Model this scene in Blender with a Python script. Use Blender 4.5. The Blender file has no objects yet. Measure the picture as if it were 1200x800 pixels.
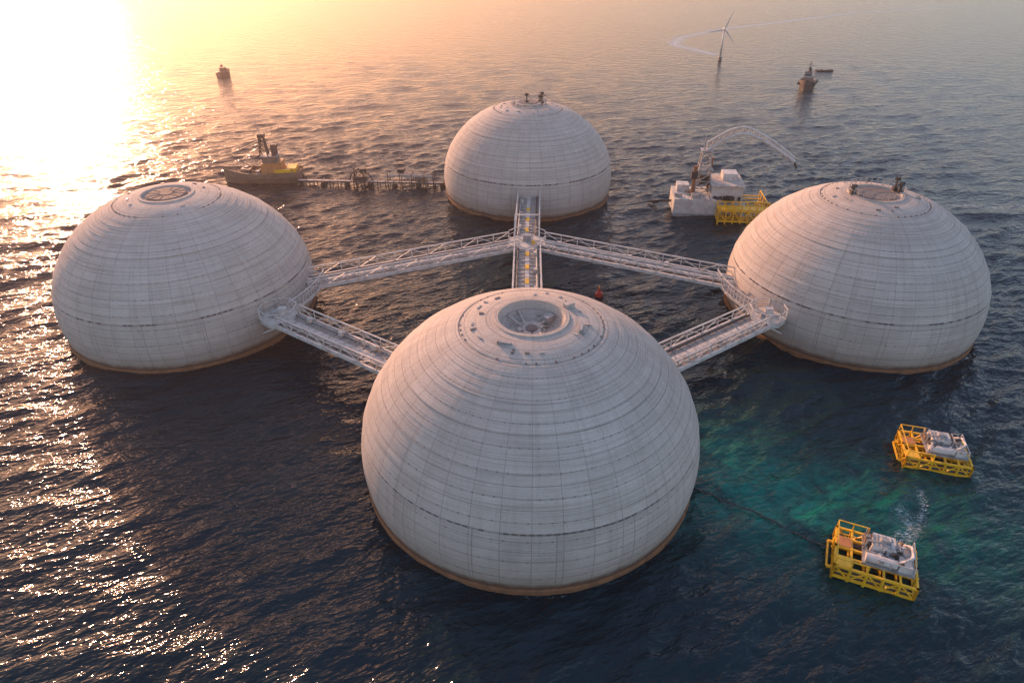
import bpy, math, random
import numpy as np
from mathutils import Vector, Matrix
random.seed(7); rng=np.random.default_rng(11)
scene=bpy.context.scene
R=15.0
# ------------------------------------------------------------------ materials
def newmat(name):
    m=bpy.data.materials.new(name); m.use_nodes=True
    nt=m.node_tree; b=nt.nodes['Principled BSDF']
    return m,nt,b
def N(nt,t,**k):
    n=nt.nodes.new(t)
    for a,v in k.items(): setattr(n,a,v)
    return n
def math_(nt,op,a,b=None,c=None,clamp=False):
    n=nt.nodes.new('ShaderNodeMath'); n.operation=op; n.use_clamp=clamp
    for i,v in enumerate((a,b,c)):
        if v is None: continue
        if isinstance(v,(int,float)): n.inputs[i].default_value=v
        else: nt.links.new(v,n.inputs[i])
    return n.outputs[0]
def mixc(nt,f,a,b,blend='MIX'):
    n=nt.nodes.new('ShaderNodeMix'); n.data_type='RGBA'; n.blend_type=blend
    for i,v in ((0,f),(6,a),(7,b)):
        if isinstance(v,(int,float)): n.inputs[i].default_value=v
        elif isinstance(v,tuple): n.inputs[i].default_value=(*v,1)
        else: nt.links.new(v,n.inputs[i])
    return n.outputs[2]
def noise(nt,vec,scale,detail=4,rough=.55,dist=0):
    n=nt.nodes.new('ShaderNodeTexNoise'); n.inputs['Scale'].default_value=scale
    n.inputs['Detail'].default_value=detail; n.inputs['Roughness'].default_value=rough
    n.inputs['Distortion'].default_value=dist
    if vec is not None: nt.links.new(vec,n.inputs['Vector'])
    return n.outputs['Fac']
def ramp(nt,v,lo,hi,a=0.,b=1.):
    n=nt.nodes.new('ShaderNodeMapRange'); nt.links.new(v,n.inputs[0])
    n.inputs[1].default_value=lo; n.inputs[2].default_value=hi
    n.inputs[3].default_value=a; n.inputs[4].default_value=b
    return n.outputs[0]
def mapping(nt,vec,scale=(1,1,1),rot=(0,0,0)):
    n=nt.nodes.new('ShaderNodeMapping'); nt.links.new(vec,n.inputs[0])
    n.inputs['Scale'].default_value=scale; n.inputs['Rotation'].default_value=rot
    return n.outputs[0]
def paint(name,col,rough=.5,metal=0,dirt=.35,dirtcol=(.10,.06,.035)):
    m,nt,b=newmat(name); tc=N(nt,'ShaderNodeTexCoord')
    f=noise(nt,tc.outputs['Object'],1.3,3,.65)
    d=ramp(nt,f,.45,.7,0,dirt)
    c=mixc(nt,d,col,dirtcol); nt.links.new(c,b.inputs['Base Color'])
    b.inputs['Roughness'].default_value=rough; b.inputs['Metallic'].default_value=metal
    return m
M_white=paint('white_painted_steel',(.60,.56,.52),.45,0,.45)
M_grey=paint('grey_steel',(.34,.34,.34),.5,.2,.5)
M_dark=paint('dark_steel',(.05,.045,.045),.55,.2,.3)
M_yellow=paint('yellow_painted_steel',(.85,.47,.02),.45,0,.45,(.35,.15,.03))
M_deck=paint('deck_grating',(.34,.31,.28),.7,.1,.5)
M_rust=paint('rust_steel',(.24,.11,.05),.8,0,.5)
M_tide=paint('waterline_stained_concrete',(.24,.11,.05),.85,0,.6,(.09,.045,.025))
M_red=paint('red_painted_steel',(.45,.05,.03),.4,0,.2)
M_orange=paint('orange_painted_steel',(.50,.20,.06),.5,0,.4)
M_hull=paint('hull_paint',(.07,.055,.05),.5,0,.5)
M_tan=paint('weathered_hull_paint',(.20,.14,.10),.55,0,.6,(.10,.05,.03))
M_glass,nt,b=newmat('cabin_glass'); b.inputs['Base Color'].default_value=(.02,.03,.035,1); b.inputs['Roughness'].default_value=.08
M_block=paint('painted_concrete',(.54,.51,.47),.8,0,.5,(.25,.17,.11))

def concrete():
    m,nt,b=newmat('dome_concrete'); tc=N(nt,'ShaderNodeTexCoord')
    info=N(nt,'ShaderNodeObjectInfo')
    comb=N(nt,'ShaderNodeCombineXYZ')
    for i in (0,1): nt.links.new(info.outputs['Random'],comb.inputs[i])
    sc=N(nt,'ShaderNodeVectorMath',operation='SCALE'); nt.links.new(comb.outputs[0],sc.inputs[0]); sc.inputs['Scale'].default_value=57
    add=N(nt,'ShaderNodeVectorMath',operation='ADD'); nt.links.new(tc.outputs['Object'],add.inputs[0]); nt.links.new(sc.outputs[0],add.inputs[1]); P=add.outputs[0]
    uvn=N(nt,'ShaderNodeVectorMath',operation='ADD'); nt.links.new(tc.outputs['UV'],uvn.inputs[0]); nt.links.new(sc.outputs[0],uvn.inputs[1])
    uvs=N(nt,'ShaderNodeSeparateXYZ'); nt.links.new(tc.outputs['UV'],uvs.inputs[0])
    so=N(nt,'ShaderNodeSeparateXYZ'); nt.links.new(tc.outputs['Object'],so.inputs[0])
    big=noise(nt,P,.12,3,.6); med=noise(nt,P,.9,5,.7); fine=noise(nt,P,7,3,.75)
    streak=noise(nt,mapping(nt,uvn.outputs[0],(1.1,.07,1)),1.0,4,.65)
    band=noise(nt,mapping(nt,uvn.outputs[0],(.03,2.6,1)),1.0,3,.8)
    band2=noise(nt,mapping(nt,uvn.outputs[0],(.10,8,1)),1.0,2,.8)
    c=mixc(nt,ramp(nt,big,.35,.65),(.49,.42,.365),(.62,.54,.475))
    c=mixc(nt,ramp(nt,med,.3,.72,0,.5),c,(.66,.585,.52))
    c=mixc(nt,ramp(nt,streak,.50,.74,0,.42),c,(.33,.265,.215))
    c=mixc(nt,ramp(nt,band,.50,.70,0,.30),c,(.35,.295,.25))
    c=mixc(nt,ramp(nt,band2,.48,.68,0,.48),c,(.32,.27,.23))
    br=N(nt,'ShaderNodeTexBrick'); nt.links.new(tc.outputs['UV'],br.inputs['Vector'])
    br.inputs['Scale'].default_value=1; br.inputs['Brick Width'].default_value=15*2*math.pi/40; br.inputs['Row Height'].default_value=.93
    br.inputs['Mortar Size'].default_value=.032; br.inputs['Mortar Smooth'].default_value=.5
    br.inputs['Color1'].default_value=(.86,.86,.86,1); br.inputs['Color2'].default_value=(1,1,1,1); br.inputs['Mortar'].default_value=(.44,.41,.38,1)
    br.offset=0; br.offset_frequency=1
    c=mixc(nt,.74,c,br.outputs['Color'],'MULTIPLY')
    pj=math_(nt,'PINGPONG',math_(nt,'ADD',uvs.outputs[0],1.3),15*math.pi/15)
    pj=math_(nt,'MULTIPLY',math_(nt,'LESS_THAN',pj,.045),math_(nt,'LESS_THAN',so.outputs[2],5.95))
    c=mixc(nt,math_(nt,'MULTIPLY',pj,.5),c,(.16,.14,.12))
    hu=math_(nt,'PINGPONG',uvs.outputs[0],.45); hw=math_(nt,'PINGPONG',uvs.outputs[1],.93)
    dot=math_(nt,'MULTIPLY',math_(nt,'LESS_THAN',hu,.09),math_(nt,'LESS_THAN',hw,.065))
    dot=math_(nt,'MULTIPLY',dot,ramp(nt,med,.42,.54))
    c=mixc(nt,math_(nt,'MULTIPLY',dot,.6),c,(.13,.11,.10))
    zz=math_(nt,'ADD',so.outputs[2],math_(nt,'MULTIPLY',math_(nt,'SUBTRACT',streak,.5),2.6))
    c=mixc(nt,ramp(nt,zz,.3,2.6,.65,0),c,(.27,.19,.13))
    zz2=math_(nt,'ADD',so.outputs[2],math_(nt,'MULTIPLY',math_(nt,'SUBTRACT',med,.5),1.0))
    c=mixc(nt,ramp(nt,zz2,.5,1.05,.97,0),c,(.12,.055,.028))
    c=mixc(nt,ramp(nt,fine,.3,.7,.0,.25),c,(.2,.18,.16))
    nt.links.new(c,b.inputs['Base Color']); b.inputs['Roughness'].default_value=.86
    bp=N(nt,'ShaderNodeBump'); bp.inputs['Strength'].default_value=.5; bp.inputs['Distance'].default_value=.1
    hgt=math_(nt,'SUBTRACT',math_(nt,'ADD',band2,fine),math_(nt,'MULTIPLY',br.outputs['Fac'],.5))
    nt.links.new(hgt,bp.inputs['Height']); nt.links.new(bp.outputs[0],b.inputs['Normal'])
    return m
M_conc=concrete()
M_cap=paint('weathered_concrete',(.50,.44,.39),.85,0,.7,(.22,.18,.15))
M_capdark=paint('stained_concrete',(.19,.16,.145),.85,0,.6,(.08,.06,.05))

# ------------------------------------------------------------------ mesh helper
class MB:
    def __init__(s): s.v=[];s.f=[];s.m=[];s.mats=[]
    def mi(s,mat):
        if mat not in s.mats: s.mats.append(mat)
        return s.mats.index(mat)
    def add(s,vs,fs,mat):
        o=len(s.v); s.v+= [tuple(x) for x in vs]; i=s.mi(mat)
        for f in fs: s.f.append([o+k for k in f]); s.m.append(i)
    def box(s,c,size,mat,rz=0,taper=1.0):
        x,y,z=[k/2 for k in size]; ca,sa=math.cos(rz),math.sin(rz); vs=[]
        for dz in (-z,z):
            t=1 if dz<0 else taper
            for dx,dy in ((-x,-y),(x,-y),(x,y),(-x,y)):
                dx*=t;dy*=t
                vs.append((c[0]+dx*ca-dy*sa,c[1]+dx*sa+dy*ca,c[2]+dz))
        s.add(vs,[(3,2,1,0),(4,5,6,7),(0,1,5,4),(1,2,6,5),(2,3,7,6),(3,0,4,7)],mat)
    def beam(s,p,q,w,mat,h=None):
        p=Vector(p);q=Vector(q);d=(q-p)
        if d.length<1e-5:return
        d.normalize(); up=Vector((0,0,1)) if abs(d.z)<.95 else Vector((0,1,0))
        a=d.cross(up).normalized()*w/2; b_=a.cross(d).normalized()*(h or w)/2
        vs=[p-a-b_,p+a-b_,p+a+b_,p-a+b_,q-a-b_,q+a-b_,q+a+b_,q-a+b_]
        s.add(vs,[(0,1,2,3),(7,6,5,4),(0,4,5,1),(1,5,6,2),(2,6,7,3),(3,7,4,0)],mat)
    def cyl(s,p,q,r,mat,n=12,r2=None):
        p=Vector(p);q=Vector(q);d=(q-p).normalized(); r2=r if r2 is None else r2
        up=Vector((0,0,1)) if abs(d.z)<.95 else Vector((0,1,0))
        a=d.cross(up).normalized(); b_=a.cross(d)
        vs=[];
        for c,rr in ((p,r),(q,r2)):
            for i in range(n):
                t=2*math.pi*i/n; vs.append(c+(a*math.cos(t)+b_*math.sin(t))*rr)
        fs=[(i,(i+1)%n,n+(i+1)%n,n+i) for i in range(n)]+[tuple(range(n))[::-1],tuple(range(n,2*n))]
        s.add(vs,fs,mat)
    def path(s,pts,r,mat,n=8):
        for a,b_ in zip(pts[:-1],pts[1:]): s.cyl(a,b_,r,mat,n)
    def ring(s,c,r,tube,mat,n=64,h=None):
        for i in range(n):
            a=2*math.pi*i/n;b_=2*math.pi*(i+1)/n
            s.beam((c[0]+r*math.cos(a),c[1]+r*math.sin(a),c[2]),(c[0]+r*math.cos(b_),c[1]+r*math.sin(b_),c[2]),tube,mat,h)
    def dome(s,c,r,mat,zs=1,n=20,k=8):
        vs=[];fs=[]
        for j in range(k+1):
            t=math.pi/2*j/k
            for i in range(n):
                a=2*math.pi*i/n; vs.append((c[0]+r*math.cos(t)*math.cos(a),c[1]+r*math.cos(t)*math.sin(a),c[2]+r*zs*math.sin(t)))
        for j in range(k):
            for i in range(n): fs.append((j*n+i,j*n+(i+1)%n,(j+1)*n+(i+1)%n,(j+1)*n+i))
        s.add(vs,fs,mat)
    def obj(s,name,parent=None,smooth=False,loc=(0,0,0),rz=0):
        me=bpy.data.meshes.new(name); me.from_pydata(s.v,[],s.f)
        for m in s.mats: me.materials.append(m)
        me.polygons.foreach_set('material_index',s.m)
        if smooth: me.polygons.foreach_set('use_smooth',[True]*len(s.f))
        me.update(); o=bpy.data.objects.new(name,me); scene.collection.objects.link(o)
        o.location=loc; o.rotation_euler=(0,0,rz)
        if parent: o.parent=parent
        return o
def empty(name,loc,rz=0,sc=1):
    e=bpy.data.objects.new(name,None); scene.collection.objects.link(e); e.location=loc; e.rotation_euler=(0,0,rz); e.empty_display_size=.1; e.scale=(sc,sc,sc)
    return e

# ------------------------------------------------------------------ domes
H0=.2; HT=.855
def rad(z):  # z in R
    if z>=H0:
        return math.sqrt(max(0,1-((z-H0)/HT)**2))
    return 1-.028*((H0-z)/H0)**1.6
def revolve(profile,name,parent,mat,seg=224,smooth=True):
    P=np.array(profile,dtype=float); n=len(P)
    a=np.linspace(0,2*np.pi,seg+1)
    arc=np.concatenate([[0],np.cumsum(np.hypot(np.diff(P[:,0]),np.diff(P[:,1])))])
    vs=np.zeros((n,seg,3)); vs[:,:,0]=P[:,0:1]*np.cos(a[:-1]); vs[:,:,1]=P[:,0:1]*np.sin(a[:-1]); vs[:,:,2]=P[:,1:2]
    fs=[];uv=[]
    for j in range(n-1):
        for i in range(seg):
            k=(i+1)%seg
            fs.append((j*seg+i,j*seg+k,(j+1)*seg+k,(j+1)*seg+i))
            u0,u1=a[i]*15,a[i+1]*15
            uv+= [u0,arc[j],u1,arc[j],u1,arc[j+1],u0,arc[j+1]]
    me=bpy.data.meshes.new(name); me.from_pydata(vs.reshape(-1,3).tolist(),[],fs)
    l=me.uv_layers.new(name='UVMap'); l.data.foreach_set('uv',uv)
    me.materials.append(mat)
    if smooth: me.polygons.foreach_set('use_smooth',[True]*len(fs))
    me.update()
    o=bpy.data.objects.new(name,me); scene.collection.objects.link(o); o.parent=parent
    try: me.set_sharp_from_angle(angle=math.radians(28))
    except Exception: pass
    return o
def shell_profile():
    pr=[( (rad(-.12))*R,-.25*R),(rad(0)*R,0)]
    pr+=[(rad(z)*R,z*R) for z in (.05,.1,.15,.2,.26,.32,.375)]
    pr+=[(rad(.395)*R+.02,.395*R),(rad(.395)*R-.14,.398*R),(rad(.41)*R-.14,.408*R),(rad(.41)*R+.06,.411*R)]
    t0=math.asin((.411-H0)/HT); t1=math.acos(.41); n=17
    for i in range(n):
        ta=t0+(t1-t0)*i/n; tb=t0+(t1-t0)*(i+1)/n
        lip=(.03,.045,.025,.08,.03,.025,.055)[i%7]
        for k in range(5):
            t=ta+(tb-ta)*k/4
            o=lip*(1-k/4*.9) if i>0 or k>0 else .06
            pr.append((math.cos(t)*R+o*math.cos(t),(H0+HT*math.sin(t))*R+o*math.sin(t)))
    z=pr[-1][1]; r=pr[-1][0]
    pr+=[(r-.12,z+.02),(r-.14,z-.06),(r-.28,z-.05),(r-.32,z+.08)]
    return pr,(r-.32,z+.08)
def build_dome(loc,kind,rz):
    e=empty('concrete_dome',loc,rz)
    pr,(r0,z0)=shell_profile()
    rc=2.75
    ztop=z0+.55
    for k in range(1,9):
        t=k/8; pr.append((r0+(rc+.35-r0)*t, z0+(ztop-z0)*math.sin(t*math.pi/2)))
    pr+=[(rc+.33,ztop+.14),(rc+.02,ztop+.15)]
    if kind=='bowl': pr+=[(rc-.05,ztop-.35),(rc-.45,ztop-.95),(rc-.9,ztop-1.15),(.05,ztop-1.25)]
    else: pr+=[(rc-.08,ztop-.2),(rc-.3,ztop-.22),(.05,ztop-.05)]
    revolve(pr,'shell',e,M_conc)
    mb=MB()
    for i in range(26):
        a=2*math.pi*i/26+random.uniform(-.05,.05); r=random.choice((4.2,4.9,4.6))
        if kind=='cap' and i%2: continue
        zt=z0+(ztop-z0)*math.sin(min(1,max(0,(r0-r)/(r0-rc-.35)))*math.pi/2)
        if random.random()<.6: mb.box((r*math.cos(a),r*math.sin(a),zt+.03),(random.uniform(.25,.6),.16,.16),random.choice((M_grey,M_capdark,M_cap)),a+random.choice((0,math.pi/2)))
    for i in range(48):
        if random.random()<.35: continue
        a=2*math.pi*i/48
        mb.box(((r0+.02)*math.cos(a),(r0+.02)*math.sin(a),z0),(.12,.12,.12),M_capdark,a)
    for i in range(150):
        if random.random()<.4: continue
        a=2*math.pi*i/150; r=rad(.403)*R-.08
        mb.box((r*math.cos(a),r*math.sin(a),.403*R),(.2,.38,.13),M_capdark,a)
    if kind=='bowl':
        mb.cyl((0,0,ztop-1.3),(0,0,ztop-1.0),1.15,M_cap,32); mb.cyl((0,0,ztop-1.0),(0,0,ztop-.9),.5,M_capdark,24)
        for i,(a,l) in enumerate(((.3,2.5),(1.7,2.6),(2.2,2.4),(3.6,2.6),(4.9,2.3))):
            mb.beam((.9*math.cos(a+.2),.9*math.sin(a+.2),ztop-1.0),(l*math.cos(a),l*math.sin(a),ztop-.6),.14,M_cap)
        mb.box((1.75,.7,ztop-.75),(.9,.6,.6),M_grey,.4); mb.box((-1.2,-1.5,ztop-.95),(.9,.4,.3),M_capdark,.9)
        for i in range(22):
            a=random.uniform(0,6.28); r=random.uniform(.6,2.3); mb.box((r*math.cos(a),r*math.sin(a),ztop-1.05),(random.uniform(.1,.6),.15,.2),random.choice((M_cap,M_capdark,M_grey)),a*3)
        mb.box((3.6,.9,ztop+.14),(.9,.5,.4),M_cap,.3)
        mb.box((3.3,-2.6,ztop+.0),(1.3,.25,.3),M_grey,1.1); mb.box((-3.2,-2.9,ztop-.05),(1.1,.3,.25),M_grey,-.6)
    if kind=='cap':
        mb.cyl((0,0,ztop-.1),(0,0,ztop+.1),2.3,M_capdark,48,2.1); mb.cyl((0,0,ztop+.1),(0,0,ztop+.16),.7,M_capdark,24)
        for i in range(12):
            a=i*math.pi/6; mb.beam((.7*math.cos(a),.7*math.sin(a),ztop+.11),(2.1*math.cos(a),2.1*math.sin(a),ztop+.10),.08,M_capdark)
    if kind=='mast':
        mb.cyl((0,0,ztop-.1),(0,0,ztop+.38),2.35,M_cap,48,2.25); mb.cyl((0,0,ztop+.38),(0,0,ztop+.46),1.7,M_capdark,48)
        for p,h in (((-.3,-.3),1.7),((2.3,-.2),1.9),((2.0,.4),1.3)):
            mb.cyl((*p,ztop),(*p,ztop+h),.13,M_dark,8,.09); mb.box((p[0],p[1],ztop+h),(.55,.35,.4),M_dark,.5)
            mb.box((p[0],p[1],ztop+.5),(.6,.6,.5),M_hull,.2)
            mb.beam((p[0],p[1],ztop+h*.7),(p[0]+.7,p[1]+.1,ztop+h*.7+.35),.09,M_dark)
    if kind in('mast','bowlmast'):
        for i in range(28):
            a=2*math.pi*i/28; x,y=3.0*math.cos(a),3.0*math.sin(a); mb.beam((x,y,ztop+.1),(x,y,ztop+.95),.05,M_grey)
        mb.ring((0,0,ztop+.95),3.0,.06,M_grey,56); mb.ring((0,0,ztop+.55),3.0,.04,M_grey,56)
    if kind=='bowlmast':
        mb.cyl((0,0,ztop-.2),(0,0,ztop+.05),2.2,M_capdark,40)
        for p,h in (((-2.9,-.3),1.0),((2.6,.9),1.5),((2.9,.3),1.1)):
            mb.cyl((*p,ztop),(*p,ztop+h),.12,M_dark,8); mb.box((p[0],p[1],ztop+h),(.5,.4,.4),M_dark,.4); mb.box((p[0],p[1],ztop+.3),(.6,.5,.5),M_hull)
            mb.beam((p[0],p[1],ztop+h*.6),(p[0]-.6,p[1],ztop+h*.6+.4),.08,M_dark)
    mb.obj('crown_fittings',e)
    revolve([(rad(0)*R-.3,-.6),(rad(0)*R+.24,-.6),(rad(0)*R+.24,.26),(rad(0)*R+.16,.34),(rad(0)*R-.3,.36)],'waterline_collar',e,M_tide,192,False)
    return e
FD=(1.6,48.1,0);LD=(-40.5,76.9,0);RD=(42.7,77.0,0);BD=(2.8,120.7,0)
build_dome(FD,'bowl',.3); build_dome(LD,'cap',1.1); build_dome(RD,'bowlmast',0); build_dome(BD,'mast',0)

# ------------------------------------------------------------------ bridges
ZB=4.2
def bridge(p,q,w=3.3,yellow=False,z0=ZB):
    p=Vector((p[0],p[1]));q=Vector((q[0],q[1])); L=(q-p).length; ang=math.atan2(q.y-p.y,q.x-p.x)
    e=empty('footbridge',(p.x,p.y,z0),ang)
    d=MB(); d.box((L/2,0,-.06),(L,w-.5,.10),M_deck); 
    n=int(L/1.1)
    for i in range(n+1):
        x=L*i/n; d.beam((x,-w/2+.25,.02),(x,w/2-.25,.02),.10,M_grey,.09)
    d.box((L/2,0,.0),(L,.55,.10),M_block)
    if yellow:
        for i in range(int(L/4)): d.box((2+4*i,0,.08),(1.3,.5,.06),M_yellow)
    d.obj('deck',e)
    t=MB(); m=max(2,int(round(L/2.4)))
    for s in (-1,1):
        y=s*(w/2)
        t.beam((0,y,-.1),(L,y,-.1),.24,M_white,.42)
        t.beam((0,y,1.25),(L,y,1.25),.13,M_white)
        t.beam((0,y-s*.02,.72),(L,y-s*.02,.72),.05,M_white)
        for i in range(m+1):
            x=L*i/m; t.beam((x,y,.1),(x,y,1.2),.10,M_white)
            if i<m:
                x2=L*(i+1)/m
                if i%2: t.beam((x,y,.1),(x2,y,1.2),.075,M_white)
                else: t.beam((x,y,1.2),(x2,y,.1),.075,M_white)
    for i in range(m):
        x=L*i/m;x2=L*(i+1)/m
        t.beam((x,-w/2,-.35),(x2,w/2,-.35),.09,M_grey); t.beam((x,w/2,-.35),(x,-w/2,-.35),.12,M_grey)
    t.obj('side_trusses',e)
    u=MB(); u.cyl((0,w/2-.5,.17),(L,w/2-.5,.17),.11,M_grey,8); u.cyl((0,-w/2+.48,.15),(L,-w/2+.48,.15),.09,M_dark,8)
    for i in range(int(L/5)):
        u.box((2.5+i*5,w/2-.75,.35),(.5,.35,.5),random.choice((M_grey,M_block,M_white)))
    u.obj('service_pipes',e)
    return e
def toward(c,p,rr):
    v=Vector((p[0]-c[0],p[1]-c[1])).normalized()*rr; return (c[0]+v.x,c[1]+v.y)
HUB=(2.1,88.3); rs=rad(.28)*R-.1
LP=(-26.6,67.6); RP=(29.1,67.6)
hl=2.1
def hubedge(t): return toward(HUB,t,hl)
bridge((HUB[0],HUB[1]-hl),(1.6,FD[1]+rs),3.5,True)
bridge((HUB[0],HUB[1]+hl),(2.75,120.7-rs),3.5,True)
LE=(LD[0]+rs+.1,LD[1]-1.0); RE=(RD[0]-rs-.1,RD[1]-1.0)
bridge(hubedge(LE),LE,3.1); bridge(hubedge(RE),RE,3.1)
bridge(toward(LP,FD,1.6),toward(FD,LP,rs),3.3); bridge(toward(RP,FD,1.6),toward(FD,RP,rs),3.3)
def platform(name,c,half,rz):
    e=empty(name,(c[0],c[1],ZB),rz); mb=MB(); n=8
    pts=[(half*math.cos(math.pi/8+i*math.pi/4),half*math.sin(math.pi/8+i*math.pi/4)) for i in range(n)]
    vs=[(x,y,.06) for x,y in pts]+[(x,y,-.45) for x,y in pts]
    mb.add(vs,[tuple(range(8)),tuple(range(8,16))[::-1]]+[(i,i+8,(i+1)%8+8,(i+1)%8) for i in range(8)],M_block)
    mb.obj('deck_slab',e); t=MB()
    for i in range(8):
        a=pts[i];b_=pts[(i+1)%8]
        if i%2==0 or name!='bridge_junction_platform':
            t.beam((*a,1.25),(*b_,1.25),.10,M_white); t.beam((*a,.7),(*b_,.7),.05,M_white)
        t.beam((*a,.05),(*a,1.3),.11,M_white)
    t.obj('guard_rails',e); u=MB()
    return e,u
e,u=platform('bridge_junction_platform',HUB,2.75,0)
for s in (-1,1):
    u.beam((s*1.7,2.0,.06),(s*1.7,2.0,3.2),.18,M_white); u.beam((s*1.7,-1.0,.06),(s*1.7,2.0,3.2),.12,M_white)
u.beam((-1.7,2,3.2),(1.7,2,3.2),.18,M_white); u.box((0,.4,.5),(1.1,.8,.85),M_grey); u.box((.9,-.8,.3),(.5,.6,.5),M_yellow)
u.obj('portal_frame',e)
for c,D in ((LP,LD),(RP,RD)):
    e,u=platform('access_platform',c,2.1,0)
    u.box((.3,.5,.45),(.9,.7,.8),M_white); u.box((-.6,-.4,.35),(.6,.5,.6),M_grey)
    dv=Vector((D[0]-c[0],D[1]-c[1])); L=dv.length; dv.normalize()
    for s in (-1,0,1):
        pv=Vector((-dv.y,dv.x))*s*1.3
        a=pv+dv*(-1.2); b_=pv+dv*(L-rad(.1)*R+.25)
        u.beam((a.x,a.y,-.4),(b_.x,b_.y,-2.4),.2,M_white); 
        b2=pv+dv*(L-rs+.4); u.beam((pv.x,pv.y,-.2),(b2.x,b2.y,-.2),.3,M_white)
    u.obj('bracket_struts',e)
for D,P_,E in ((LD,LP,LE),(RD,RP,RE)):
    a0=math.atan2(P_[1]-D[1],P_[0]-D[0]); a1=math.atan2(E[1]-D[1],E[0]-D[0])
    if D is RD:
        if a0<0:a0+=2*math.pi
        if a1<0:a1+=2*math.pi
    e=empty('curved_walkway',(D[0],D[1],ZB)); mb=MB(); n=14; ri=rs+.05; ro=ri+2.0
    s=1 if a1>a0 else -1; a0b=a0+s*.08; a1b=a1-s*.02+ s*.1
    A=[a0b+(a1b-a0b)*i/n for i in range(n+1)]
    for i in range(n):
        c0,s0,c1,s1=math.cos(A[i]),math.sin(A[i]),math.cos(A[i+1]),math.sin(A[i+1])
        vs=[(ri*c0,ri*s0,.0),(ro*c0,ro*s0,0),(ro*c1,ro*s1,0),(ri*c1,ri*s1,0)]; vs+=[(x,y,-.14) for x,y,z in vs]
        mb.add(vs,[(0,1,2,3),(7,6,5,4),(0,4,5,1),(1,5,6,2),(2,6,7,3),(3,7,4,0)],M_deck)
        mb.beam((ro*c0,ro*s0,1.2),(ro*c1,ro*s1,1.2),.10,M_white); mb.beam((ro*c0,ro*s0,.65),(ro*c1,ro*s1,.65),.05,M_white)
        mb.beam((ro*c0,ro*s0,-.2),(ro*c1,ro*s1,-.2),.2,M_white,.4)
        mb.beam((ro*c0,ro*s0,0),(ro*c0,ro*s0,1.2),.08,M_white)
        if i%3==0: mb.beam((ro*c0,ro*s0,-.3),((ri+.35)*c0,(ri+.35)*s0,-2.2),.16,M_white)
    mb.obj('walkway_frame',e)

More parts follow.
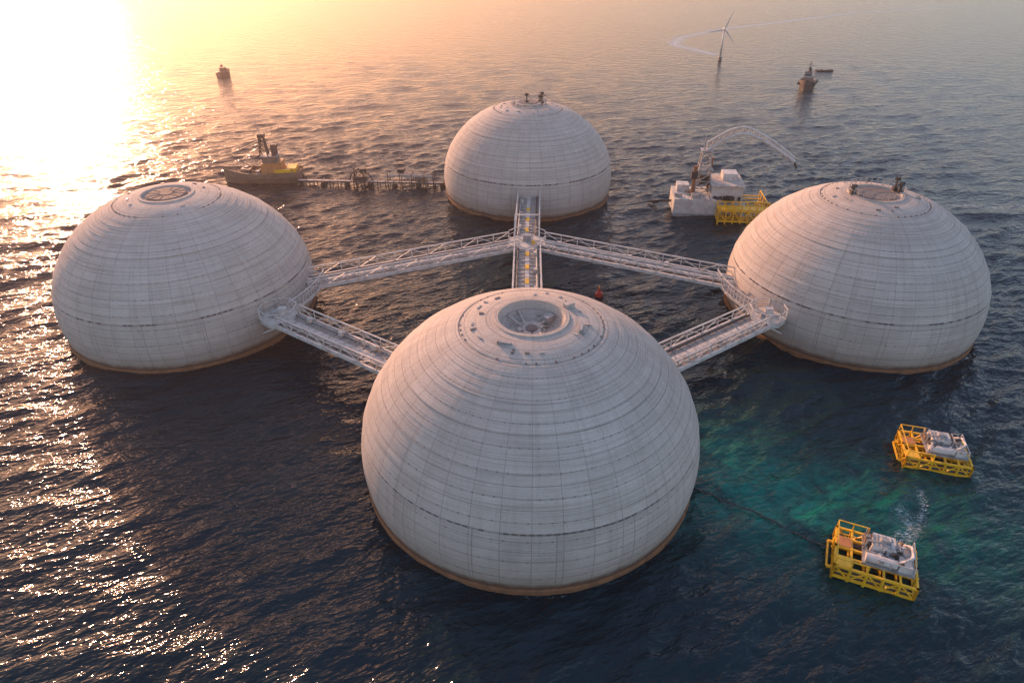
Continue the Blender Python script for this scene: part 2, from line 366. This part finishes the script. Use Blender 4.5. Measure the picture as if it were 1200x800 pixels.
# ------------------------------------------------------------------ yellow rafts
def raft(loc,rz,sc,L=6.3,W=4.6):
    e=empty('floating_equipment_raft',loc,rz,sc); f=MB()
    zl,zt=-.2,1.25; nx,ny=5,4
    xs=[-L/2+L*i/nx for i in range(nx+1)]; ys=[-W/2+W*i/ny for i in range(ny+1)]
    for z in (.05,zt):
        for y in ys: f.beam((-L/2,y,z),(L/2,y,z),.2,M_yellow)
        for x in xs: f.beam((x,-W/2,z+.004),(x,W/2,z+.004),.17,M_yellow)
    for x in xs:
        for y in (ys[0],ys[2],ys[-1]): f.cyl((x,y,zl-.4),(x,y,zt+.15),.13,M_yellow,8)
    for y in ys:
        for x in (xs[0],xs[-1]): f.cyl((x,y,zl-.4),(x,y,zt+.15),.13,M_yellow,8)
    for i in range(nx):
        for y in (ys[0],ys[-1]):
            a,b_=(.05,zt) if i%2 else (zt,.05); f.beam((xs[i],y,a),(xs[i+1],y,b_),.12,M_yellow)
            f.beam((xs[i],y,.65),(xs[i+1],y,.65),.10,M_yellow)
    for i in range(ny):
        for x in (xs[0],xs[-1]):
            a,b_=(.05,zt) if i%2 else (zt,.05); f.beam((x,ys[i],a),(x,ys[i+1],b_),.12,M_yellow)
    f.box((-L/2+.65,-W/2+.6,zt+.13),(1.2,1.1,.05),M_yellow); f.box((-L/2+.65,W/2-1.7,zt+.13),(1.2,1.1,.05),M_orange)
    for x in (-L/2,-L/2+1.26,-L/2+2.5): f.beam((x,-W/2,zt),(x,-W/2,zt+.9),.08,M_yellow); f.beam((x,W/2,zt),(x,W/2,zt+.9),.08,M_yellow)
    for y in (-W/2,W/2): f.beam((-L/2,y,zt+.9),(-L/2+2.5,y,zt+.9),.08,M_yellow)
    f.beam((-L/2,-W/2,zt+.9),(-L/2,W/2,zt+.9),.08,M_yellow)
    f.beam((-L/2-.5,-W/2+.6,.3),(-L/2,-W/2+.6,.3),.2,M_yellow); f.beam((-L/2-.5,W/2-1,.3),(-L/2,W/2-1,.3),.2,M_yellow)
    f.beam((-L/2-.5,-W/2+.6,.3),(-L/2-.5,W/2-1,.3),.16,M_yellow)
    f.obj('space_frame',e)
    p=MB()
    for y in (-W/2+.7,W/2-.7): p.cyl((-L/2+.3,y,-.1),(L/2-.3,y,-.1),.5,M_hull,16)
    p.obj('pontoon_tubes',e)
    m=MB(); z=zt+.09
    m.box((.9,.35,z+.12),(4.0,3.4,.22),M_grey)
    m.box((.4,.8,z+.7),(1.9,1.7,.95),M_white,0,.9); m.box((2.1,-.5,z+.5),(1.1,1.4,.6),M_white,.1,.85)
    m.cyl((-.9,-.9,z+.55),(1.5,-.9,z+.55),.38,M_white,16); m.cyl((-.9,-.35,z+.45),(1.3,-.35,z+.45),.26,M_grey,14)
    m.cyl((.4,.8,z+1.17),(.4,.8,z+1.5),.45,M_grey,18,.3); m.box((-.7,1.2,z+.5),(.7,.9,.7),M_tan,.1)
    m.path([(1.3,-.9,z+.6),(2.0,-.9,z+1.25),(2.6,-.2,z+1.2),(2.6,1.2,z+1.0),(2.2,1.9,z+.4)],.12,M_white)
    m.path([(-1.0,.3,z+.3),(-.9,.3,z+1.3),(.0,.2,z+1.5),(1.2,.1,z+1.1),(1.8,.9,z+.5)],.09,M_grey)
    for i in range(7): m.box((-.5+i*.35,.8,z+1.2),(.05,1.3,.1),M_grey)
    for i in range(34): m.box((random.uniform(-1,2.7),random.uniform(-1.4,1.9),z+.35+random.uniform(0,.6)),(random.uniform(.12,.4),random.uniform(.12,.35),random.uniform(.2,.5)),random.choice((M_white,M_grey,M_dark,M_tan,M_white)),random.uniform(0,1))
    for i in range(8):
        x=random.uniform(-.9,2.6);y=random.uniform(-1.3,1.8); m.path([(x,y,z+.2),(x,y,z+1.1),(x+random.uniform(-.9,.9),y+random.uniform(-.6,.6),z+1.15),(x+random.uniform(-.9,.9),y+random.uniform(-.6,.6),z+.3)],.05,random.choice((M_white,M_grey,M_dark)),6)
    for x,y in ((-.9,-1.3),(2.8,-1.3),(2.8,1.95),(-.9,1.95)): m.beam((x,y,z),(x,y,z+1.0),.07,M_white)
    m.beam((-.9,-1.3,z+1),(2.8,-1.3,z+1),.06,M_white); m.beam((2.8,-1.3,z+1),(2.8,1.95,z+1),.06,M_white)
    m.obj('pump_machinery',e)
    return e
raft((28.1,35.8,0),math.radians(-24),.90); raft((39.3,48.4,0),math.radians(-16),.86)

# ------------------------------------------------------------------ vessels
def lattice(mb,c,w0,w1,z0,z1,n,mat,t=.12):
    for i in range(n):
        za=z0+(z1-z0)*i/n; zb=z0+(z1-z0)*(i+1)/n; a=(w0+(w1-w0)*i/n)/2; b_=(w0+(w1-w0)*(i+1)/n)/2
        q=[(-1,-1),(1,-1),(1,1),(-1,1)]
        for k in range(4):
            x,y=q[k];x2,y2=q[(k+1)%4]
            mb.beam((c[0]+x*a,c[1]+y*a,za),(c[0]+x*b_,c[1]+y*b_,zb),t,mat)
            mb.beam((c[0]+x*b_,c[1]+y*b_,zb),(c[0]+x2*b_,c[1]+y2*b_,zb),t*.7,mat)
            mb.beam((c[0]+x*a,c[1]+y*a,za),(c[0]+x2*b_,c[1]+y2*b_,zb),t*.6,mat)
def hull(mb,L,W,H,mat,deck,n=20,sheer=.5):
    vs=[];
    for i in range(n+1):
        s=i/n; x=-L/2+L*s
        w=W/2*(1 if s<.55 else max(.02,math.cos((s-.55)/.45*math.pi/2)**.75)); w*=.86+.14*min(1,s/.15)
        h=H*(1+sheer*max(0,s-.4)**2*2.5)
        vs+=[(x*.96,0,-.8),(x*.98,w*.78,-.3),(x,w,h*.55),(x,w*1.02,h),(x,w*.9,h),(x,w*.9,h-.35),(x,0,h-.30),(x,-w*.9,h-.35),(x,-w*.9,h),(x,-w*1.02,h),(x,-w,h*.55),(x*.98,-w*.78,-.3)]
    k=12; f1=[];f2=[]
    for i in range(n):
        for j in range(k):
            f=(i*k+j,(i+1)*k+j,(i+1)*k+(j+1)%k,i*k+(j+1)%k)
            (f2 if j in(5,6) else f1).append(f)
    f1.append(tuple(range(k)))
    mb.add(vs,f1,mat); o=len(mb.v)-len(vs); di=mb.mi(deck)
    for f in f2: mb.f.append([o+q for q in f]); mb.m.append(di)
e=empty('crane_barge',(33.4,111.5,0),math.radians(-6)); b_=MB()
b_.box((-2.2,0,1.1),(7.6,6.6,3.4),M_block); b_.box((2.6,.6,2.0),(5.2,6.0,5.6),M_block,0,.96)
b_.box((-2.2,-3.4,.2),(7.9,.3,.5),M_grey); b_.box((2.6,.6,4.95),(5.5,6.3,.28),M_cap)
for i in range(5): b_.box((.6+i*1.0,-2.45,2.9),(.45,.12,.7),M_dark)
b_.box((3.2,1.5,5.6),(2.4,2.4,1.2),M_white); b_.box((-4.3,1.6,3.3),(2,2,1.3),M_white); b_.box((-2.4,-2.2,3.05),(1.6,1.1,.8),M_grey)
for i in range(14): b_.box((random.uniform(-5.5,4.5),random.uniform(-2.8,3),2.9),(random.uniform(.4,1),random.uniform(.4,1),random.uniform(.4,1)),random.choice((M_grey,M_dark,M_rust,M_white)),random.random())
for x in np.linspace(-5.9,-.2,9): b_.beam((x,-3.2,2.8),(x,-3.2,3.8),.06,M_white)
b_.beam((-5.9,-3.2,3.8),(-.2,-3.2,3.8),.07,M_white)
b_.obj('concrete_hull',e)
t=MB(); lattice(t,(-1.3,.3),2.8,1.2,2.7,10.0,6,M_grey,.2); t.box((-1.3,.3,7.0),(2.6,2.6,.16),M_grey); t.box((-1.3,.3,10.1),(1.9,1.9,.18),M_grey)
t.box((-1.2,.3,5.2),(1.4,1.2,1.4),M_dark); t.cyl((-1.7,.3,10),(-1.7,.3,12.4),.1,M_grey,8)
t.cyl((-2.9,-1,2.7),(-2.9,-1,7.8),.32,M_rust,10); t.cyl((-.1,1.2,2.7),(-.1,1.2,8.6),.26,M_rust,10); t.box((-3.0,-1,6.3),(1.0,.9,1.2),M_dark)
t.obj('lattice_tower',e)
t=MB(); pts=[]
for i in range(17):
    s=i/16; x=-1.3+13.4*s; z=10+3.4*math.sin(min(1,s*2.2)*math.pi/2)-5.6*max(0,s-.35)**1.5*1.35; pts.append((x,.3-3.0*s,z))
def off(i,dy,dz):
    x,y,z=pts[i]; return (x,y+dy,z+dz*(1-.5*i/16))
t.path(pts,.28,M_block); up=[off(i,.35,1.15) for i in range(17)]; lo=[off(i,.9,0) for i in range(17)]
t.path(up,.20,M_block,6); t.path(lo,.18,M_block,6)
for i in range(16):
    t.beam(pts[i],up[i],.14,M_block); t.beam(up[i],pts[i+1],.13,M_block); t.beam(lo[i],up[i],.12,M_cap); t.beam(lo[i],up[i+1],.12,M_cap); t.beam(pts[i],lo[i],.12,M_cap)
t.beam(pts[16],(pts[16][0]+.4,pts[16][1],pts[16][2]-1.0),.3,M_dark)
t.obj('curved_boom',e)
y_=MB()
for z in (.25,2.0):
    for yy in np.linspace(-3.9,-1.9,3)-1.9: y_.beam((1.0,yy,z),(9.4,yy,z),.22,M_yellow)
    for x in np.linspace(1,9.4,8): y_.beam((x,-5.8,z),(x,-3.8,z),.2,M_yellow)
for x in np.linspace(1,9.4,8):
    for yy in(-5.8,-3.8): y_.beam((x,yy,-.4),(x,yy,2.9),.2,M_yellow)
for i,x in enumerate(np.linspace(1,8.2,7)):
    y_.beam((x,-5.8,.25 if i%2 else 2.0),(x+1.2,-5.8,2.0 if i%2 else .25),.16,M_yellow)
y_.beam((1,-5.8,2.9),(9.4,-5.8,2.9),.12,M_yellow); y_.beam((1,-3.8,2.9),(9.4,-3.8,2.9),.12,M_yellow)
for yy in np.linspace(-3,3,5): y_.beam((6.2,yy,1.6),(9.2,yy,1.6),.18,M_yellow); y_.beam((9.2,yy,-.4),(9.2,yy,2.6),.18,M_yellow)
y_.beam((9.2,-3.8,2.6),(9.2,3,2.6),.12,M_yellow)
y_.box((5,-4.8,2.16),(8,1.6,.06),M_yellow)
y_.obj('yellow_fender_frame',e)
s=MB(); s.path([(-6,.5,1.2),(-8,.8,1.0),(-9.2,1.6,.5),(-9.8,2.4,.1)],.16,M_dark); s.beam((-6,.9,.8),(-9.2,2.1,.3),.12,M_dark); s.box((-8.6,1.4,.5),(.9,.7,.5),M_dark,.3)
s.obj('mooring_arm',e)

e=empty('work_vessel',(-47.2,126.5,0),math.radians(186),.92); h=MB()
hull(h,15.5,5.6,2.1,M_tan,M_rust,22,.5); h.obj('hull',e)
c=MB(); c.box((-2.3,0,2.9),(4.2,3.9,2.0),M_orange,0,.93); c.box((-2.1,0,4.5),(3.0,3.0,1.3),M_tan,0,.9); c.box((-2.1,0,4.65),(3.04,2.6,.45),M_glass,0,.93)
c.box((-6,0,2.3),(2.0,3.2,.9),M_yellow); c.box((3.1,0,2.3),(2.0,1.6,.7),M_tan); c.box((-4.4,2.3,2.5),(3.2,.5,.6),M_yellow)
c.box((-2.1,0,5.25),(3.4,3.3,.12),M_grey); c.cyl((-3.1,.8,5.2),(-3.1,.8,7.6),.55,M_hull,12,.5); c.cyl((-3.1,-.9,5.2),(-3.1,-.9,7.0),.45,M_hull,12,.4)
lattice(c,(-1.0,0),1.5,.8,5.3,9.0,4,M_dark,.2); c.box((-1,0,9.1),(1.3,1.2,.8),M_dark); c.cyl((-1,0,8.5),(-.4,0,12.2),.06,M_grey,6)
c.beam((-1.0,0,8.3),(5.8,0,5.6),.14,M_dark); c.beam((1,0,2),(5.8,0,5.6),.12,M_dark)
for i in range(16):
    s=i/15; x=-7.3+13*s
    for sg in(-1,1):
        w=2.5*(1 if s<.55 else max(.1,math.cos((s-.55)/.45*1.35)**.75)); c.beam((x,sg*w,2),(x,sg*w,3.2),.07,M_grey)
for i in range(14): c.box((random.uniform(-6.5,4),random.uniform(-1.8,1.8),2.2),(random.uniform(.4,1.1),random.uniform(.4,.9),random.uniform(.5,1.3)),random.choice((M_grey,M_dark,M_rust)),random.random())
c.obj('superstructure',e)
x0,x1=-39.8,-12.6; y0=124.3
e=empty('floating_pipeline_walkway',(x0,y0,0),math.atan2(-1.6,27)); L=math.hypot(x1-x0,1.6); p=MB()
p.cyl((0,0,.75),(L,0,.75),.24,M_hull,12); p.cyl((0,.7,.65),(L,.7,.65),.16,M_rust,10)
p.beam((0,-.6,1.0),(L,-.6,1.0),.5,M_grey,.12); 
for i in range(int(L/1.5)+1):
    x=i*1.5; p.beam((x,-1,1.0),(x,1,1.0),.12,M_dark); 
    for y in(-.9,.9): p.cyl((x,y,-.5),(x,y,1.05),.10,M_hull,6)
    if i%3==0: p.cyl((x-.45,0,.0),(x+.45,0,.0),.42,M_dark,12)
    if x>14: p.beam((x,-.9,1),(x,-.9,2.1),.08,M_grey)
p.beam((14,-.9,2.1),(L,-.9,2.1),.09,M_grey)
p.obj('pipe_run',e); g=MB()
lattice(g,(11.6,0),2.2,1.6,-.3,2.8,2,M_dark,.16); g.box((11.6,0,1.6),(2.6,2.0,.6),M_hull,.2); g.box((12.2,.3,2.9),(1.3,.9,.5),M_dark,.3); g.cyl((10.6,0,1.6),(10.6,0,3.4),.16,M_dark,8)
g.path([(9.5,0,.8),(10,0,2.2),(11.4,.3,3.1),(13,.4,2.2),(14,.2,.9)],.13,M_hull)
g.obj('valve_station',e); g=MB()
for i,x in enumerate((17,19.2,21.4,23.6,25.4)):
    for y in(-.9,.9): g.beam((x,y,-.3),(x,y,2.7),.13,M_rust if i%2 else M_dark)
    g.beam((x,-.9,2.7),(x,.9,2.7),.11,M_dark)
g.beam((17,-.9,2.7),(25.4,-.9,2.7),.11,M_grey); g.beam((17,.9,2.7),(25.4,.9,2.7),.11,M_grey); g.cyl((17,0,2.0),(25.4,0,2.0),.2,M_cap,10); g.box((19.4,0,3.0),(1.2,1.0,.6),M_dark); g.box((23,0,1.5),(2.0,1.4,.6),M_tan)
g.obj('pipe_gantry',e)
e=empty('tugboat',(85.4,207,0),math.radians(-118)); h=MB(); hull(h,9.5,4.2,1.9,M_hull,M_rust,18,.6)
for i in range(9):
    x=-4.2+i*.8
    for sg in(-1,1): h.cyl((x,sg*2.2,1.1),(x,sg*2.2,1.6),.3,M_dark,8)
h.obj('hull',e); c=MB()
c.box((.3,0,2.3),(3.6,2.8,1.5),M_tan,0,.95); c.box((.7,0,3.65),(2.2,2.1,1.25),M_grey,0,.88); c.box((.7,0,3.8),(2.24,2.0,.5),M_glass,0,.9); c.box((.7,0,4.36),(2.3,2.2,.12),M_dark)
c.cyl((-1.3,0,2.9),(-1.5,0,5.0),.5,M_dark,12,.42); c.beam((.2,0,4.3),(.1,0,7.3),.14,M_dark); c.beam((.1,-.8,6.2),(.1,.8,6.2),.09,M_dark); c.box((.1,0,5.4),(.6,.6,.4),M_dark)
c.box((-3.2,0,1.9),(1,1.2,.8),M_rust); c.obj('wheelhouse',e)
e=empty('cargo_barge',(100.0,231,0),math.radians(6),.7); h=MB(); hull(h,8.5,2.2,.5,M_hull,M_rust,14,.2); h.box((-2,0,.6),(1.2,1.2,.6),M_hull); h.box((1,0,.5),(2.6,1.4,.3),M_dark); h.obj('hull',e)
e=empty('small_motorboat',(-89.5,224,0),math.radians(70),.9); h=MB(); hull(h,5.6,2.7,1.3,M_hull,M_rust,14,.6); h.obj('hull',e); c=MB()
c.box((-.2,0,1.9),(2.0,1.7,1.4),M_hull,0,.88); c.box((0,0,2.15),(1.75,1.66,.4),M_glass,0,.95); c.box((-.3,0,2.7),(2.0,1.6,.12),M_dark); c.beam((-.6,0,2.7),(-.7,0,4.6),.12,M_dark); c.box((-.6,0,3.3),(.6,.6,.6),M_dark); c.box((-1.9,0,1.3),(.8,.9,.6),M_dark)
c.obj('cabin',e)
e=empty('wind_turbine',(71.4,250,0),0); t=MB()
t.cyl((0,0,-1),(0,0,1.0),.6,M_tan,20); t.cyl((0,0,1.0),(0,0,1.12),.8,M_grey,20); t.cyl((0,0,1.1),(0,0,9.6),.36,M_white,20,.24); t.obj('tower',e,True)
n_=MB(); n_.box((0,.35,9.85),(.6,1.7,.62),M_white,0,.9); n_.cyl((0,-.5,9.85),(0,-.9,9.85),.32,M_white,14,.12); n_.obj('nacelle',e)
bl=MB()
for k in range(3):
    a=math.radians(70+120*k); dx,dz=math.cos(a),math.sin(a); px,pz=-dz,dx
    secs=[(.2,.14,.12),(1.2,.30,.08),(3.4,.2,.05),(5.9,.05,.02)]; vs=[]
    for r,w,th in secs:
        cx,cz=dx*r,9.85+dz*r
        vs+=[(cx+px*w,-.68,cz+pz*w),(cx,-.68-th,cz),(cx-px*w*.6,-.68,cz-pz*w*.6),(cx,-.68+th,cz)]
    fs=[(i*4+j,i*4+(j+1)%4,(i+1)*4+(j+1)%4,(i+1)*4+j) for i in range(3) for j in range(4)]+[(0,1,2,3),(12,13,14,15)]
    bl.add(vs,fs,M_white)
bl.obj('rotor_blades',e)
e=empty('marker_buoy',(11.6,80.5,0),0,.75); m=MB(); m.cyl((0,0,-.3),(0,0,.45),.75,M_red,18,.7); m.cyl((0,0,.45),(0,0,1.5),.35,M_red,12,.12); m.box((0,0,1.6),(.3,.3,.25),M_orange); m.obj('float_body',e)
e=empty('mooring_hose',(0,0,0)); m=MB(); pts=[]
for i in range(41):
    s=i/40; x=15.4+(25.3-15.4)*s; y=44.6+(37.4-44.6)*s+ .5*math.sin(s*3.1)+.12*math.sin(s*14); pts.append((x,y,.16+.06*math.sin(s*40)))
m.path(pts,.065,M_dark)
for i in range(2,40,3): m.dome((pts[i][0],pts[i][1],pts[i][2]-.03),.12,M_hull,1,10,4)
m.obj('hose_line',e)

# ------------------------------------------------------------------ sea
def axis(lo,hi,step,far,ratio):
    c=list(np.arange(lo,hi+step/2,step)); s=step;x=c[-1];r=[]
    while x<far: s*=ratio; x+=s; r.append(x)
    s=step;x=c[0];l=[]
    while x>-far: s*=ratio; x-=s; l.append(x)
    return np.array(l[::-1]+c+r)
X=axis(-62,66,.30,20000,1.024); Y=axis(22,145,.30,20000,1.024)
sx=np.gradient(X); sy=np.gradient(Y)
XX,YY=np.meshgrid(X,Y); SP=np.maximum(sx[None,:],sy[:,None])
Z=np.zeros_like(XX); DX=np.zeros_like(XX); DY=np.zeros_like(XX)
nw=84
for i in range(nw):
    lam=.98*(12/.98)**((i+rng.random())/nw)
    th=math.radians(-68)+rng.normal(0,math.radians(28))
    k=2*math.pi/lam; kx,ky=k*math.cos(th),k*math.sin(th)
    s=.038*(1 if lam<3.2 else (3.2/lam)**.8)
    amp=s/k*rng.uniform(.6,1.3)
    att=np.clip((lam/SP-2.6)/2.5,0,1)*amp
    ph=kx*XX+ky*YY+rng.random()*6.283
    Z+=att*np.sin(ph); cph=np.cos(ph)*att*.95
    DX+=cph*math.cos(th); DY+=cph*math.sin(th)
gust=np.ones_like(XX)
for i in range(7):
    lam=rng.uniform(30,160); th=rng.random()*6.28
    gust+=.10*np.sin(2*math.pi/lam*(XX*math.cos(th)+YY*math.sin(th))+rng.random()*6)
Z*=gust
co=np.stack([XX+DX,YY+DY,Z-.02],-1).reshape(-1,3).astype(np.float32)
ny,nx=XX.shape
idx=np.arange(ny*nx,dtype=np.int32).reshape(ny,nx)
q=np.stack([idx[:-1,:-1],idx[:-1,1:],idx[1:,1:],idx[1:,:-1]],-1).reshape(-1,4)
me=bpy.data.meshes.new('sea_water'); me.vertices.add(ny*nx); me.vertices.foreach_set('co',co.ravel())
me.loops.add(q.size); me.loops.foreach_set('vertex_index',q.ravel())
me.polygons.add(len(q)); me.polygons.foreach_set('loop_start',np.arange(0,q.size,4,dtype=np.int32))
me.polygons.foreach_set('use_smooth',np.ones(len(q),dtype=bool))
me.update(calc_edges=True)
def seg(path,w):
    m=np.zeros_like(XX)
    for (a,b_) in zip(path[:-1],path[1:]):
        dx,dy=b_[0]-a[0],b_[1]-a[1]; t=np.clip(((XX-a[0])*dx+(YY-a[1])*dy)/(dx*dx+dy*dy),0,1)
        d=np.hypot(XX-a[0]-t*dx,YY-a[1]-t*dy); m=np.maximum(m,np.exp(-(d/w)**2))
    return m
foam=seg([(72,262),(62,282),(68,300),(90,322),(120,343),(172,379),(228,402)],4.5)*.9
foam=np.maximum(foam,seg([(74,258),(80,290),(95,325)],1.6)*.55)
foam=np.maximum(foam,seg([(36.2,44.2),(35.6,42.0),(33.4,39.4),(31.6,38.2)],.55)*.68)
foam=np.maximum(foam,seg([(33.6,41.2),(33.2,39.4),(31.8,38.6)],1.0)*.72)
foam=np.maximum(foam,seg([(74,114),(84,112.5),(100,114)],1.5)*.65)
foam=np.maximum(foam,seg([(84,203),(81,196)],1.6)*.5)
foam=np.maximum(foam,seg([(23.4,61.2),(23.8,62.4)],.35)*.8)
for c in (FD,LD,RD,BD):
    d=np.hypot(XX-c[0],YY-c[1])-14.9; foam=np.maximum(foam,np.exp(-(d/.35)**2)*.40)
g=np.exp(-(((XX-21.5)*.80-(YY-44.5)*.6)/10)**2-(((XX-21.5)*.6+(YY-44.5)*.8)/7.)**2)+.4*np.exp(-((XX-35)/11)**2-((YY-41)/7)**2)
att=me.attributes.new('sea_mask','FLOAT_COLOR','POINT')
colr=np.stack([foam,np.clip(g,0,1),np.zeros_like(g),np.ones_like(g)],-1).reshape(-1).astype(np.float32); att.data.foreach_set('color',colr)
sea=bpy.data.objects.new('sea_water',me); scene.collection.objects.link(sea)
m,nt,b=newmat('sea_water'); me.materials.append(m)
tc=N(nt,'ShaderNodeTexCoord'); P=tc.outputs['Object']
at=N(nt,'ShaderNodeAttribute',attribute_name='sea_mask'); sp=N(nt,'ShaderNodeSeparateColor'); nt.links.new(at.outputs['Color'],sp.inputs[0])
pn=noise(nt,P,.08,3,.6); pn3=noise(nt,mapping(nt,P,(.6,1.3,1)),3.2,4,.75,1.5)
rot=math.radians(68)
PR=mapping(nt,P,(1,1,1),(0,0,rot)); PS=mapping(nt,PR,(1,.42,1))
b1=noise(nt,PS,2.3,2,.55,.2); b2=noise(nt,PS,.6,2,.5,.2)
deep=mixc(nt,ramp(nt,pn,.35,.65),(.004,.014,.021),(.006,.023,.032))
gm=math_(nt,'MULTIPLY',sp.outputs[1],ramp(nt,noise(nt,P,.3,5,.7,.8),.33,.62,.2,1.1),clamp=True)
gm=math_(nt,'MULTIPLY',gm,ramp(nt,b1,.3,.7,.6,1.2),clamp=True)
c=mixc(nt,gm,deep,(.002,.15,.115))
fm=math_(nt,'MULTIPLY',ramp(nt,math_(nt,'ADD',sp.outputs[0],math_(nt,'MULTIPLY',math_(nt,'SUBTRACT',pn3,.5),2.4)),.6,1.15),ramp(nt,sp.outputs[0],.05,.3),clamp=True)
c=mixc(nt,fm,c,(.62,.66,.66)); nt.links.new(c,b.inputs['Base Color'])
nt.links.new(math_(nt,'ADD',.09,math_(nt,'MULTIPLY',fm,.6)),b.inputs['Roughness']); b.inputs['IOR'].default_value=1.333
hh=math_(nt,'ADD',math_(nt,'MULTIPLY',b1,.24),math_(nt,'MULTIPLY',b2,.55))
bp=N(nt,'ShaderNodeBump'); bp.inputs['Strength'].default_value=1; bp.inputs['Distance'].default_value=.95
nt.links.new(hh,bp.inputs['Height']); nt.links.new(bp.outputs[0],b.inputs['Normal'])

# ------------------------------------------------------------------ light
EL=math.radians(15.5); AZ=math.radians(-33)
sd=Vector((math.sin(AZ)*math.cos(EL),math.cos(AZ)*math.cos(EL),math.sin(EL)))
w=bpy.data.worlds.new('World'); scene.world=w; w.use_nodes=True; nt=w.node_tree
sk=nt.nodes.new('ShaderNodeTexSky'); sk.sky_type='NISHITA'; sk.sun_disc=False; sk.sun_elevation=EL; sk.sun_rotation=AZ%(2*math.pi)
sk.air_density=1.2; sk.dust_density=.8; sk.ozone_density=1.5
gam=nt.nodes.new('ShaderNodeGamma'); gam.inputs[1].default_value=.72; nt.links.new(sk.outputs[0],gam.inputs[0])
tcw=nt.nodes.new('ShaderNodeTexCoord'); dt=nt.nodes.new('ShaderNodeVectorMath'); dt.operation='DOT_PRODUCT'
nt.links.new(tcw.outputs['Generated'],dt.inputs[0]); dt.inputs[1].default_value=sd
warm=ramp(nt,dt.outputs['Value'],.45,1.0,0,1)
tcol=mixc(nt,warm,(.98,.96,1.09),(1.35,.76,.56))
tint=mixc(nt,1.0,gam.outputs[0],tcol,'MULTIPLY')
bg=nt.nodes['Background']; nt.links.new(tint,bg.inputs[0]); bg.inputs[1].default_value=.37
sl=bpy.data.lights.new('sun','SUN'); sl.energy=7.0; sl.angle=math.radians(.6); sl.color=(1,.52,.31)
so=bpy.data.objects.new('sun',sl); scene.collection.objects.link(so); so.rotation_euler=sd.to_track_quat('Z','Y').to_euler(); so.location=sd*200
hb=MB(); hb.box((0,250,32),(1400,1400,66),M_white); 
o=hb.obj('sea_haze'); hm=bpy.data.materials.new('sea_haze'); hm.use_nodes=True; nt=hm.node_tree
for n in list(nt.nodes):
    if n.type!='OUTPUT_MATERIAL': nt.nodes.remove(n)
vsn=nt.nodes.new('ShaderNodeVolumeScatter'); vsn.inputs['Density'].default_value=.00045; vsn.inputs['Anisotropy'].default_value=.78; vsn.inputs['Color'].default_value=(1,.9,.88,1)
nt.links.new(vsn.outputs[0],[n for n in nt.nodes if n.type=='OUTPUT_MATERIAL'][0].inputs['Volume'])
o.data.materials.clear(); o.data.materials.append(hm)
cam=bpy.data.cameras.new('camera'); co_=bpy.data.objects.new('camera',cam); scene.collection.objects.link(co_)
cam.lens=24; cam.sensor_width=36; cam.clip_end=60000; cam.clip_start=.5
co_.location=(0,0,43.35); co_.rotation_euler=(math.radians(57.8),0,0); scene.camera=co_
vs=scene.view_settings; vs.view_transform='Standard'; vs.look='None'; vs.exposure=0; vs.gamma=1
